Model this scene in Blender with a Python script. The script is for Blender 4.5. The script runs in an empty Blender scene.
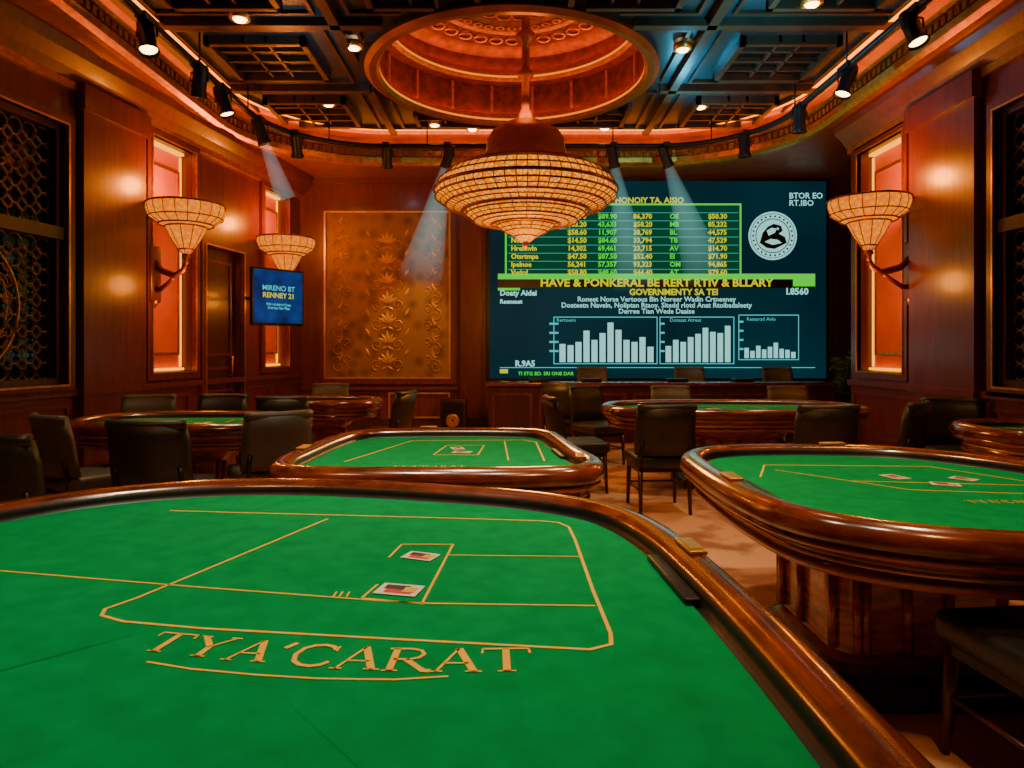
import bpy, bmesh, math, random
from mathutils import Vector, Matrix
random.seed(7)
S=bpy.context.scene
COL=bpy.context.collection
pi=math.pi
# ------------------------------------------------------------ materials
def mat(name,col,rough=.5,metal=0,col2=None,scale=8,stretch=(1,1,1),bump=0,emis=None,es=0,coat=0,kind='noise',detail=4,lo=.35,hi=.65,coord='Object',spec=None):
    m=bpy.data.materials.new(name); m.use_nodes=True
    nt=m.node_tree; b=nt.nodes['Principled BSDF']
    b.inputs['Base Color'].default_value=(*col,1)
    b.inputs['Roughness'].default_value=rough
    b.inputs['Metallic'].default_value=metal
    if spec is not None: b.inputs['Specular IOR Level'].default_value=spec
    if coat: b.inputs['Coat Weight'].default_value=coat; b.inputs['Coat Roughness'].default_value=.15
    if emis:
        b.inputs['Emission Color'].default_value=(*emis,1); b.inputs['Emission Strength'].default_value=es
    if col2 is not None or bump:
        tc=nt.nodes.new('ShaderNodeTexCoord'); mp=nt.nodes.new('ShaderNodeMapping')
        mp.inputs['Scale'].default_value=stretch
        nt.links.new(tc.outputs[coord],mp.inputs[0])
        if kind=='noise':
            t=nt.nodes.new('ShaderNodeTexNoise'); t.inputs['Scale'].default_value=scale; t.inputs['Detail'].default_value=detail; out=t.outputs[0]
        elif kind=='voronoi':
            t=nt.nodes.new('ShaderNodeTexVoronoi'); t.inputs['Scale'].default_value=scale; out=t.outputs[0]
        elif kind=='wave':
            t=nt.nodes.new('ShaderNodeTexWave'); t.inputs['Scale'].default_value=scale; t.inputs['Distortion'].default_value=6; t.inputs['Detail'].default_value=3; out=t.outputs[1]
        nt.links.new(mp.outputs[0],t.inputs[0])
        if col2 is not None:
            r=nt.nodes.new('ShaderNodeValToRGB')
            r.color_ramp.elements[0].position=lo; r.color_ramp.elements[1].position=hi
            r.color_ramp.elements[0].color=(*col,1); r.color_ramp.elements[1].color=(*col2,1)
            nt.links.new(out,r.inputs[0])
            if emis and es<0:
                b.inputs['Base Color'].default_value=(col[0]*.06,col[1]*.06,col[2]*.06,1)
                nt.links.new(r.outputs[0],b.inputs['Emission Color']); b.inputs['Emission Strength'].default_value=-es
            else: nt.links.new(r.outputs[0],b.inputs['Base Color'])
        if bump:
            bp=nt.nodes.new('ShaderNodeBump'); bp.inputs['Strength'].default_value=bump; bp.inputs['Distance'].default_value=.01
            nt.links.new(out,bp.inputs['Height']); nt.links.new(bp.outputs[0],b.inputs['Normal'])
    return m
WOOD=mat('mahogany',(.098,.013,.003),.38,0,(.150,.023,.005),3,(6,6,.7),.03,coat=.22)
WOODD=mat('dark_mahogany',(.040,.007,.002),.40,0,(.068,.012,.004),3,(6,6,.7),.03,coat=.2)
TWOOD=mat('table_wood',(.21,.029,.005),.22,0,(.44,.078,.011),4,(2,2,9),.02,coat=.7)
RAILM=mat('rail_lacquer',(.08,.011,.003),.2,0,(.22,.033,.006),5,(1.5,1.5,5),.02,coat=.8)
LEATH=mat('black_leather',(.018,.017,.016),.42,0,(.03,.028,.025),60,(1,1,1),.15)
LEATHG=mat('grey_leather',(.07,.062,.05),.5,0,(.10,.085,.065),60,(1,1,1),.15)
BLACK=mat('black_metal',(.012,.012,.013),.4,.4,(.02,.02,.02),20)
FELT=mat('green_felt',(.0,.21,.060),.95,0,(.0,.285,.086),14,(1,1,1),0,detail=12,lo=.25,hi=.75,spec=.06)
YEL=mat('felt_print_yellow',(.85,.42,.02),.8,0,(.9,.5,.03),30)
GOLD=mat('aged_gold',(.55,.20,.02),.33,.85,(.75,.32,.04),14,(1,1,1),.2)
DGOLD=mat('lamp_rib_bronze',(.20,.055,.006),.4,.7,(.30,.09,.01),14,(1,1,1),.1)
GOLDL=mat('gold_frame',(.60,.27,.03),.35,.7,(.75,.38,.05),20,(1,1,1),.1)
COPPER=mat('copper_ceiling',(.32,.085,.010),.36,.5,(.43,.125,.018),5,(1,1,1),.03)
BEAMW=mat('ceiling_beam',(.075,.034,.015),.35,.3,(.115,.05,.022),5,(1,1,1),.03)
DOMEM=mat('dome_dark_bronze',(.13,.022,.004),.4,.4,(.24,.045,.008),9,(1,1,1),.2)
CEILD=mat('coffer_panel',(.026,.045,.052),.35,.3,(.045,.07,.08),2,(1,1,1),.03)
BRONZE=mat('damask_bronze',(.12,.045,.011),.5,.25,(.25,.11,.028),5,(1.0,1.0,1.0),.3,kind='voronoi',lo=.1,hi=.6)
BRONZR=mat('damask_relief',(.42,.20,.045),.4,.4,(.5,.25,.06),9)
AMBER=mat('alcove_amber',(.70,.14,.0),.6,.0,(.80,.18,.0),3,spec=.1)
GLASSD=mat('dark_glass',(.006,.009,.010),.08,0,(.012,.016,.017),3)
LATT=mat('lattice_bronze',(.20,.11,.04),.4,.5,(.32,.18,.07),12)
def emi(name,c,s,c2=None,scale=30,kind='voronoi',sample=False):
    if c2: m=mat(name,c,.5,0,c2,scale,(1,1,1),0,emis=c,es=-s,kind=kind,lo=.1,hi=.6,spec=.1)
    else: m=mat(name,c,.6,0,(c[0]*.95,c[1]*.95,c[2]*.95),5,emis=c,es=-s,spec=.05)
    if not sample: m.cycles.emission_sampling='NONE'
    return m
LED=emi('led_orange',(1,.22,.0),4.2,sample=True)
LEDD=emi('dome_led',(1,.20,.0),16,sample=True)
LEDR=emi('dome_rim_led',(1,.22,.0),1.5)
LEDA=emi('led_amber',(1,.34,.0),2.6,sample=True)
LENS=emi('lamp_lens',(1,.62,.22),14)
LENST=emi('lamp_lens_cool',(.6,.95,1),14)
SHADE=emi('sconce_shade',(1,.35,.0),1.35,(.85,.15,.0),24)
CRYST=emi('chandelier_crystal',(1,.42,.0),1.9,(.55,.10,.0),34)
# ------------------------------------------------------------ builder
class B:
    def __init__(s,name,mats,M=None):
        s.name=name; s.mats=mats; s.v=[]; s.f=[]; s.mi=[]; s.sm=[]; s.M=M
    def add(s,vs,fs,m=0,smooth=False,T=None):
        o=len(s.v)
        for p in vs:
            p=Vector(p)
            if T is not None: p=T@p
            if s.M is not None: p=s.M@p
            s.v.append(p)
        for f in fs:
            s.f.append([o+i for i in f]); s.mi.append(m); s.sm.append(smooth)
    def box(s,x0,x1,y0,y1,z0,z1,m=0,T=None):
        vs=[(x,y,z) for z in(z0,z1) for y in(y0,y1) for x in(x0,x1)]
        s.add(vs,[(0,2,3,1),(4,5,7,6),(0,1,5,4),(2,6,7,3),(0,4,6,2),(1,3,7,5)],m,False,T)
    def rbox(s,c,size,r=.02,m=0,T=None,seg=3):
        bm=bmesh.new(); bmesh.ops.create_cube(bm,size=1)
        for v in bm.verts: v.co=Vector((v.co.x*size[0]+c[0],v.co.y*size[1]+c[1],v.co.z*size[2]+c[2]))
        bmesh.ops.bevel(bm,geom=bm.edges[:],offset=r,segments=seg,affect='EDGES',profile=.5)
        bm.verts.ensure_lookup_table()
        s.add([v.co.copy() for v in bm.verts],[[v.index for v in f.verts] for f in bm.faces],m,True,T); bm.free()
    def lathe(s,prof,seg=48,m=0,T=None,smooth=True,mf=None):
        n=len(prof); vs=[]
        for r,z in prof:
            for i in range(seg):
                a=2*pi*i/seg; vs.append((r*math.cos(a),r*math.sin(a),z))
        for k in range(n-1):
            fs=[(k*seg+i,k*seg+(i+1)%seg,(k+1)*seg+(i+1)%seg,(k+1)*seg+i) for i in range(seg)]
            if k==0: o=len(s.v); s.add(vs,fs,(mf(k) if mf else m),smooth,T)
            else:
                for f in fs: s.f.append([o+i for i in f]); s.mi.append(mf(k) if mf else m); s.sm.append(smooth)
    def tube(s,pts,r,m=0,seg=8,T=None,closed=False):
        pts=[Vector(p) for p in pts]; n=len(pts); vs=[]
        for i,p in enumerate(pts):
            if closed: t=(pts[(i+1)%n]-pts[i-1])
            else: t=pts[min(i+1,n-1)]-pts[max(i-1,0)]
            t.normalize(); up=Vector((0,0,1)) if abs(t.z)<.95 else Vector((1,0,0))
            a=t.cross(up).normalized(); b=t.cross(a)
            rr=r[i] if isinstance(r,(list,tuple)) else r
            for j in range(seg):
                q=2*pi*j/seg; vs.append(p+a*math.cos(q)*rr+b*math.sin(q)*rr)
        fs=[]
        for i in range(n if closed else n-1):
            k=(i+1)%n
            for j in range(seg): fs.append((i*seg+j,i*seg+(j+1)%seg,k*seg+(j+1)%seg,k*seg+j))
        if not closed: fs+= [list(range(seg)),list(range((n-1)*seg,n*seg))]
        s.add(vs,fs,m,True,T)
    def loft(s,rings,mf,smooth=True,T=None):
        n=len(rings[0]); o=len(s.v)
        s.add([p for r in rings for p in r],[],0,smooth,T)
        for k in range(len(rings)-1):
            for i in range(n):
                j=(i+1)%n; s.f.append([o+k*n+i,o+k*n+j,o+(k+1)*n+j,o+(k+1)*n+i]); s.mi.append(mf(k)); s.sm.append(smooth)
    def fan(s,pts,z,m=0):
        n=len(pts); s.add([(x,y,z) for x,y in pts]+[(sum(p[0] for p in pts)/n,sum(p[1] for p in pts)/n,z)],[(i,(i+1)%n,n) for i in range(n)],m)
    def strip(s,pts,w,z,m=0,closed=False):
        pts=[Vector((p[0],p[1])) for p in pts]; n=len(pts); L=[];R=[]
        for i,p in enumerate(pts):
            if closed: a=pts[i-1]; c=pts[(i+1)%n]
            else: a=pts[max(i-1,0)]; c=pts[min(i+1,n-1)]
            d1=(p-a); d2=(c-p)
            if d1.length<1e-6:d1=d2
            if d2.length<1e-6:d2=d1
            d1=d1.normalized(); d2=d2.normalized(); t=(d1+d2)
            t=t.normalized() if t.length>1e-3 else d1
            nn=Vector((-t.y,t.x)); k=1/max(.4,nn.dot(Vector((-d1.y,d1.x))))
            L.append(p+nn*w/2*k); R.append(p-nn*w/2*k)
        vs=[(q.x,q.y,z) for q in L]+[(q.x,q.y,z) for q in R]
        s.add(vs,[(i,(i+1)%n,n+(i+1)%n,n+i) for i in range(n if closed else n-1)],m)
    def make(s,parent=None,loc=None,rot=None,normals=True):
        me=bpy.data.meshes.new(s.name); me.from_pydata(s.v,[],s.f)
        for m in s.mats: me.materials.append(m)
        for p,mi,sm in zip(me.polygons,s.mi,s.sm): p.material_index=mi; p.use_smooth=sm
        if normals:
            bm=bmesh.new(); bm.from_mesh(me); bmesh.ops.recalc_face_normals(bm,faces=bm.faces[:]); bm.to_mesh(me); bm.free()
        o=bpy.data.objects.new(s.name,me); COL.objects.link(o)
        if parent: o.parent=parent
        if loc: o.location=loc
        if rot: o.rotation_euler=rot
        return o
def empty(name,loc=(0,0,0),rot=(0,0,0)):
    e=bpy.data.objects.new(name,None); e.location=loc; e.rotation_euler=rot; e.empty_display_size=.2; COL.objects.link(e); return e
def light(name,typ,loc,energy,color=(1,.6,.3),size=.1,target=None,angle=60,blend=.6,parent=None):
    l=bpy.data.lights.new(name,typ); l.energy=energy; l.color=color
    if typ in('POINT','SPOT'): l.shadow_soft_size=size
    if typ=='SPOT': l.spot_size=math.radians(angle); l.spot_blend=blend
    o=bpy.data.objects.new(name,l); o.location=loc; COL.objects.link(o)
    if target is not None:
        o.rotation_euler=(Vector(target)-Vector(loc)).to_track_quat('-Z','Y').to_euler()
    if parent: o.parent=parent
    return o
def rrect(a,b,r,cx=0,cy=0,n=10,e=4):
    P=[]
    for (sx,sy,a0) in((1,1,0),(-1,1,pi/2),(-1,-1,pi),(1,-1,3*pi/2)):
        for i in range(n+1):
            t=a0+pi/2*i/n; P.append((cx+sx*(a-r)+r*math.cos(t),cy+sy*(b-r)+r*math.sin(t)))
    Q=[]
    for i,p in enumerate(P):
        q=P[(i+1)%len(P)]; Q.append(p)
        L=math.dist(p,q)
        if L>.3:
            k=int(L/.15)
            for j in range(1,k): Q.append((p[0]+(q[0]-p[0])*j/k,p[1]+(q[1]-p[1])*j/k))
    return Q
def catmull(P,k=5):
    n=len(P); out=[]
    for i in range(n):
        p0,p1,p2,p3=[Vector(P[(i+j)%n]) for j in(-1,0,1,2)]
        for s in range(k):
            t=s/k
            q=.5*((2*p1)+(p2-p0)*t+(2*p0-5*p1+4*p2-p3)*t*t+(3*p1-p0-3*p2+p3)*t**3); out.append((q.x,q.y))
    return out
def inset(P,t):
    n=len(P); out=[]
    for i in range(n):
        d=Vector(P[(i+1)%n])-Vector(P[i-1]); d.normalize()
        out.append((P[i][0]-d.y*t,P[i][1]+d.x*t))
    return out
def area(P): return sum(P[i-1][0]*P[i][1]-P[i][0]*P[i-1][1] for i in range(len(P)))/2
# ------------------------------------------------------------ room
XL0,SL=-5.305,.147
def ml():
    n=Vector((1,-SL,0)).normalized()
    return Matrix(((SL,n.x,0,XL0),(1,n.y,0,0),(0,0,1,0),(0,0,0,1)))
def mr(x): return Matrix(((0,-1,0,x),(1,0,0,0),(0,0,1,0),(0,0,0,1)))
YB=11.6; Y0=-2.5; ZS=4.3; ZC=4.8
fl=B('floor',[mat('carpet',(.62,.31,.16),.95,0,(.30,.12,.06),2.6,(1,1,1),.2,detail=8,lo=.47,hi=.60)])
fl.box(-6,6.3,Y0-.2,YB+.3,-.1,0); fl.make()
def frame_rect(b,u0,u1,z0,z1,t,w0,w1,m):
    b.box(u0,u1,w0,w1,z1-t,z1,m); b.box(u0,u1,w0,w1,z0,z0+t,m)
    b.box(u0,u0+t,w0,w1,z0+t,z1-t,m); b.box(u1-t,u1,w0,w1,z0+t,z1-t,m)
def alcove(b,u0,u1,z0,z1):
    b.box(u0,u1,-.155,-.15,z0,z1,2)
    w=(u1-u0)*.2
    b.box(u0+w,u1-w,-.145,-.09,z0+.22,z1-.28,2)
    frame_rect(b,u0+w-.02,u1-w+.02,z0+.2,z1-.26,.03,-.09,-.075,3)
    b.box(u0+.03,u0+.05,-.148,-.125,z0+.05,z1-.05,4); b.box(u1-.05,u1-.03,-.148,-.125,z0+.05,z1-.05,4)
    b.box(u0+.06,u1-.06,-.148,-.07,z0+.01,z0+.04,4); b.box(u0+.06,u1-.06,-.148,-.07,z1-.04,z1-.01,4)
def side_wall(name,M,ustart,uend,holes,pil,side,alc):
    b=B(name,[WOOD,WOODD,AMBER,GOLD,LEDA],M)
    b.box(ustart,uend,-.40,-.16,0,ZS+.0,0)
    us=ustart
    for h in sorted(holes):
        b.box(us,h[0],-.16,0,0,ZS,0); b.box(h[0],h[1],-.16,0,0,h[2],0); b.box(h[0],h[1],-.16,0,h[3],ZS,0); us=h[1]
    b.box(us,uend,-.16,0,0,ZS,0)
    for h in alc: alcove(b,*h)
    for (a,c) in pil:
        b.box(a,c,0,.09,0,ZS-.3,0); b.box(a-.03,c+.03,0,.12,0,.24,1); b.box(a-.03,c+.03,0,.13,ZS-.55,ZS-.3,0)
        b.box(a-.02,c+.02,0,.11,.93,1.0,0)
    segs=[]; us=ustart
    for (a,c) in sorted(pil)+[(uend,uend)]:
        if a-us>.15: segs.append((us,a))
        us=c
    for a,c in segs:
        n=max(1,round((c-a)/1.1)); L=(c-a)/n
        for i in range(n):
            if L>.5: frame_rect(b,a+i*L+.1,a+(i+1)*L-.1,.3,.85,.035,0,.02,0)
    for h in holes: frame_rect(b,h[0]-.09,h[1]+.09,h[2]-.09,h[3]+.09,.09,0,.05,0); frame_rect(b,h[0]-.02,h[1]+.02,h[2]-.02,h[3]+.02,.02,0,.06,3)
    b.make()
    t=B('trim_chair_rail_'+side,[WOOD],M); t.box(ustart,uend,0,.05,.93,1.0); t.make()
    t=B('baseboard_'+side,[WOODD],M); t.box(ustart,uend,0,.035,0,.2); t.box(ustart,uend,0,.05,0,.05); t.make()
    t=B('trim_crown_'+side,[WOOD,GOLD],M)
    t.box(ustart,uend,0,.05,ZS-.38,ZS-.3,1)
    t.add([(u,w,z) for u in(ustart,uend) for (w,z) in((0,ZS-.3),(.06,ZS-.3),(.12,ZS-.22),(.22,ZS-.12),(.26,ZS-.01),(0,ZS-.01))],[[i,(i+1)%6,6+(i+1)%6,6+i] for i in range(6)]+[list(range(6)),list(range(6,12))],0)
    t.make()
def window(name,M,u0,u1,z0,z1):
    zm=z0+(z1-z0)*.58
    b=B(name,[WOODD,GLASSD,LATT,GOLD],M)
    b.box(u0,u1,-.15,-.13,z0,z1,1)
    b.box(u0,u1,-.13,.02,zm-.06,zm+.06,0)
    frame_rect(b,u0,u1,z0,z1,.06,-.13,-.02,0)
    def circ(cu,cz,r,rr,n=20,cl=None):
        pts=[(cu+r*math.cos(2*pi*i/n),-.10,cz+r*math.sin(2*pi*i/n)) for i in range(n)]
        b.tube(pts,rr,2,4,closed=True)
    a,c=u0+.06,u1-.06
    for (za,zb) in((z0+.06,zm-.06),(zm+.06,z1-.06)):
        nx=round((c-a)/.15); nz=round((zb-za)/.15); du=(c-a)/nx; dz=(zb-za)/nz
        for i in range(nx):
            for j in range(nz):
                circ(a+du*(i+.5),za+dz*(j+.5),du*.5,.008,12)
                if i and j: circ(a+du*i,za+dz*j,du*.36,.008,12)
    zc=(z0+zm)/2; uc=(u0+u1)/2
    circ(uc,zc,min((zm-z0),(u1-u0))/2-.08,.022,48); circ(uc,zc,min((zm-z0),(u1-u0))/2-.2,.014,48); circ(uc,zc,.3,.014,36)
    for k in range(16):
        q=2*pi*k/16; circ(uc+.48*math.cos(q),zc+.48*math.sin(q),.1,.008,14)
    b.make()
ML=ml(); MR=mr(4.42)
side_wall('wall_left',ML,Y0,YB,[(1.2,3.6,1.05,3.55),(4.5,6.6,1.05,3.55),(7.82,8.62,1.12,3.85),(8.85,9.75,0,2.75),(10.34,11.1,1.12,3.85)],[(3.75,4.35),(6.75,7.65)],'left',[(7.82,8.62,1.12,3.85),(10.34,11.1,1.12,3.85)])
window('window_1',ML,4.5,6.6,1.05,3.55); window('window_2',ML,1.2,3.6,1.05,3.55)
side_wall('wall_right',MR,Y0,8.9,[(1.2,3.4,1.05,3.55),(4.2,6.2,1.05,3.55),(7.65,8.65,1.12,3.85)],[(3.55,4.05),(6.4,7.45)],'right',[(7.65,8.65,1.12,3.85)])
window('window_3',MR,4.2,6.2,1.05,3.55); window('window_4',MR,1.2,3.4,1.05,3.55)
b=B('wall_right_return',[WOODD]); b.box(4.82,6.2,8.9-.3,8.9,0,ZS); b.make()
b=B('wall_right_rear',[WOODD]); b.box(6.0,6.2,8.9,YB,0,ZS); b.make()
b=B('door_1',[WOODD,WOOD,GOLD],ML)
b.box(8.86,9.74,-.14,-.08,.01,2.74,0)
frame_rect(b,8.98,9.62,1.3,2.6,.04,-.08,-.06,1); frame_rect(b,8.98,9.62,.2,1.15,.04,-.08,-.06,1)
b.tube([(9.58,-.03,1.0),(9.58,-.03,1.3)],.014,2); b.box(9.57,9.59,-.08,-.03,1.02,1.04,2); b.box(9.57,9.59,-.08,-.03,1.26,1.28,2)
b.make()
b=B('wall_front',[WOOD]); b.box(-6,4.5,Y0-.2,Y0,0,ZS); b.make()
b=B('wall_back',[WOOD,WOODD,BRONZE,GOLDL,BRONZR])
b.box(-4.2,6.2,YB,YB+.25,0,ZS+.1,0)
b.box(-3.175,-1.05,YB-.02,YB,.90,3.72,2)
def fr2(x0,x1,z0,z1,t,y0,y1,m):
    b.box(x0,x1,y0,y1,z1-t,z1,m); b.box(x0,x1,y0,y1,z0,z0+t,m); b.box(x0,x0+t,y0,y1,z0+t,z1-t,m); b.box(x1-t,x1,y0,y1,z0+t,z1-t,m)
fr2(-3.27,-.95,.80,3.82,.10,YB-.06,YB,0)
fr2(-3.18,-1.04,.89,3.73,.03,YB-.07,YB,3)
fr2(-2.1,-1.05,.22,.66,.03,YB-.03,YB,3); fr2(-3.3,-2.25,.22,.66,.03,YB-.03,YB,1)
b.box(-.88,-.52,YB-.1,YB,0,ZS-.3,0); b.box(-.92,-.48,YB-.13,YB,0,.25,1)
b.box(5.42,5.8,YB-.1,YB,0,ZS-.3,1)
b.box(-3.6,-.9,YB-.045,YB,.70,.76,0)
def scroll(cx,cz,r,sgn,rot,m=4,w=.012):
    pts=[]
    for i in range(22):
        t=i/21; a=rot+sgn*t*2.6*pi; rr=r*(1-.82*t)
        pts.append((cx+rr*math.cos(a),YB-.026,cz+rr*math.sin(a)))
    b.tube(pts,[w*(1-.6*i/21) for i in range(22)],m,5)
def petal(cx,cz,a,L,w):
    n=6; vs=[]
    for i in range(n+1):
        t=i/n; hw=w*math.sin(pi*min(1,t*.95+.03)); x=cx+L*t*math.cos(a); z=cz+L*t*math.sin(a)
        vs+= [(x-hw*math.sin(a),YB-.022,z+hw*math.cos(a)),(x,YB-.040,z),(x+hw*math.sin(a),YB-.022,z-hw*math.cos(a))]
    fs=[]
    for i in range(n): fs+=[(i*3,i*3+1,i*3+4,i*3+3),(i*3+1,i*3+2,i*3+5,i*3+4)]
    b.add(vs,fs,4,True)
cx=-2.115; z=1.15
while z<3.5:
    for a in (90,60,120,30,150): petal(cx,z,math.radians(a),.22 if a==90 else .19,.032)
    for sg in(-1,1):
        scroll(cx+sg*.17,z-.02,.10,sg,-pi/2)
        petal(cx,z-.05,math.radians(90+sg*120),.12,.022)
        petal(cx+sg*.30,z+.12,math.radians(90-sg*25),.15,.026)
    z+=.34
for sg in(-1,1):
    z=1.1
    while z<3.55:
        x=cx+sg*.82
        scroll(x,z,.11,-sg,pi/2); scroll(x-sg*.14,z+.13,.075,sg,-pi/2)
        petal(x,z+.12,math.radians(90+sg*30),.14,.024); petal(x-sg*.05,z+.1,math.radians(90-sg*50),.12,.02)
        z+=.29
b.make(normals=False)
b=B('baseboard_back',[WOODD]); b.box(-3.6,6.0,YB-.03,YB,0,.2); b.make()
b=B('trim_crown_back',[WOOD,GOLD]); b.box(-3.7,6.0,YB-.05,YB,ZS-.1,ZS,0); b.make()
# ---- ceiling
OPEN=rrect(3.9,5.3,1.9,.12,5.3,14)
if area(OPEN)<0: OPEN.reverse()
def rect_ray(p,c,x0,x1,y0,y1):
    d=Vector((p[0]-c[0],p[1]-c[1])); t=1e9
    if d.x>1e-9:t=min(t,(x1-c[0])/d.x)
    if d.x<-1e-9:t=min(t,(x0-c[0])/d.x)
    if d.y>1e-9:t=min(t,(y1-c[1])/d.y)
    if d.y<-1e-9:t=min(t,(y0-c[1])/d.y)
    return (c[0]+d.x*t,c[1]+d.y*t)
b=B('ceiling_soffit',[COPPER,GOLD,LED,WOOD,BEAMW])
outer=[rect_ray(p,(.12,5.3),-5.75,6.25,Y0-.2,YB+.25) for p in OPEN]
prof=[(-.3,ZS-.001,0),(-.28,ZS-.03,0),(-.12,ZS-.03,0),(-.08,ZS-.06,0),(0,ZS-.06,1),(.05,ZS-.02,1),(.06,ZS+.05,1),(.0,ZS+.07,1),(.0,ZS+.17,1),(.05,ZS+.19,1),(.07,ZS+.22,1),(.04,ZS+.24,1),(-.10,ZS+.24,1),(-.10,ZS+.27,2),(-.22,ZS+.29,2),(-.22,ZS+.42,0),(-.10,ZS+.46,0),(-.02,ZS+.5,1)]
rings=[[(x,y,ZS) for x,y in outer]]+[[(x,y,z) for x,y in inset(OPEN,t)] for t,z,_ in prof]
mm=[0]+[p[2] for p in prof[1:]]
b.loft(rings,lambda k:mm[k] if k<len(mm) else 0,smooth=False)
E1=inset(OPEN,.10); E2=inset(OPEN,.16)
b.loft([[(x,y,ZC) for x,y in E1],[(x,y,ZC-.05) for x,y in E1],[(x,y,ZC-.05) for x,y in E2],[(x,y,ZC) for x,y in E2]],lambda k:2 if k<2 else 1,smooth=False)
per=0; D=inset(OPEN,.02); n=len(D); nxt=0
for i in range(n):
    p=Vector(D[i]); q=Vector(D[(i+1)%n]); L=(q-p).length; t=(q-p)/L if L>0 else Vector((1,0))
    while nxt<per+L:
        c=p+t*(nxt-per); T=Matrix.Translation((c.x,c.y,ZS+.12))@Matrix.Rotation(math.atan2(t.y,t.x),4,'Z')
        b.box(-.03,.03,-.02,.03,-.04,.04,1,T); nxt+=.1
    per+=L
b.make(normals=False)
CX,CY=0.0,8.4
b=B('ceiling',[CEILD,BEAMW,BLACK])
circ=[(CX+1.72*math.cos(2*pi*i/96),CY+1.72*math.sin(2*pi*i/96)) for i in range(96)]
oo=[rect_ray(p,(CX,CY),-5.0,6.2,Y0,YB+.2) for p in circ]
b.loft([[(x,y,ZC) for x,y in oo],[(x,y,ZC) for x,y in circ]],lambda k:0,smooth=False)
gx=1.95; gy=1.77
xs=[-3.78+gx*i for i in range(5)]; ys=[gy*i-.02 for i in range(7)]
def inside(x,y): 
    if math.hypot(x-CX,y-CY)<1.88: return False
    return -3.85<x<4.1 and -.05<y<10.68 and not (abs(x-.12)>2.0 and y>8.7 and math.hypot(abs(x-.12)-2.0,y-8.7)>1.98)
for i in range(4):
    for j in range(6):
        x0,x1,y0,y1=xs[i],xs[i+1],ys[j],ys[j+1]
        def bar(xa,xb,ya,yb,dz,m):
            n=12; L=max(xb-xa,yb-ya)
            for k in range(n):
                if xb-xa>yb-ya: A,Bx,C,Dy=xa+(xb-xa)*k/n,xa+(xb-xa)*(k+1)/n,ya,yb
                else: A,Bx,C,Dy=xa,xb,ya+(yb-ya)*k/n,ya+(yb-ya)*(k+1)/n
                if inside((A+Bx)/2,(C+Dy)/2): b.box(A,Bx,C,Dy,ZC-dz,ZC+.01,m)
        w=.05
        bar(x0-w,x0+w,y0,y1,.09,1); bar(x0,x1,y0-w,y0+w,.09,1)
        bar(x0+.16,x1-.16,y0+.16,y0+.20,.04,1); bar(x0+.16,x1-.16,y1-.20,y1-.16,.04,1); bar(x0+.16,x0+.2,y0+.2,y1-.2,.04,1); bar(x1-.2,x1-.16,y0+.2,y1-.2,.04,1)
        xa,xb,ya,yb=x0+.42,x1-.42,y0+.36,y1-.36
        bar(xa,xb,ya,ya+.06,.1,1); bar(xa,xb,yb-.06,yb,.1,1); bar(xa,xa+.06,ya,yb,.1,1); bar(xb-.06,xb,ya,yb,.1,1)
        if inside((xa+xb)/2,(ya+yb)/2) and inside(xa,ya) and inside(xb,yb) and inside(xa,yb) and inside(xb,ya): b.box(xa+.06,xb-.06,ya+.06,yb-.06,ZC-.02,ZC,2)
        for k in range(1,4):
            yy=ya+(yb-ya)*k/4; bar(xa+.06,xb-.06,yy-.018,yy+.018,.07,1)
        xm=(xa+xb)/2; bar(xm-.14,xm-.11,ya,yb,.07,1); bar(xm+.11,xm+.14,ya,yb,.07,1)
b.make()
b=B('ceiling_dome',[DOMEM,GOLD,LEDD,LEDR,COPPER])
pr=[(1.74,ZC,1),(1.78,ZC-.07,4),(1.72,ZC-.11,4),(1.64,ZC-.10,1),(1.60,ZC-.06,3),(1.60,ZC-.03,1),(1.60,ZC+.02,1),(1.64,ZC+.04,2),(1.70,ZC+.04,0),(1.74,ZC+.08,0),(1.74,ZC+.5,0),(1.64,ZC+.52,4),(1.58,ZC+.5,1),(1.53,ZC+.54,3),(1.53,ZC+.57,1),(1.55,ZC+.66,2),(1.62,ZC+.66,0),(1.66,ZC+.68,0),(1.66,ZC+.88,0),(1.5,ZC+.98,0),(1.12,ZC+1.0,1),(1.06,ZC+.94,1),(1.0,ZC+.96,0),(.85,ZC+.98,0),(.8,ZC+.94,1),(.74,ZC+.97,0),(.4,ZC+.98,1),(.3,ZC+.93,1),(.01,ZC+.92,1)]
b.lathe([(r,z) for r,z,_ in pr],96,T=Matrix.Translation((CX,CY,0)),mf=lambda k:pr[k][2],smooth=False)
for k in range(36):
    q=2*pi*k/36
    for r,rr in((1.3,.09),(.92,.05),(.58,.1)):
        if r<.7 and k%2: continue
        pts=[(CX+r*math.cos(q)+rr*math.cos(a*pi/5),CY+r*math.sin(q)+rr*math.sin(a*pi/5),ZC+.965) for a in range(10)]
        b.tube(pts,.016,1,4,closed=True)
    if k%2==0:
        T=Matrix.Translation((CX,CY,0))@Matrix.Rotation(q,4,'Z')
        b.box(1.71,1.74,-.02,.02,ZC+.1,ZC+.48,1,T)
b.make(normals=False)
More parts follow.
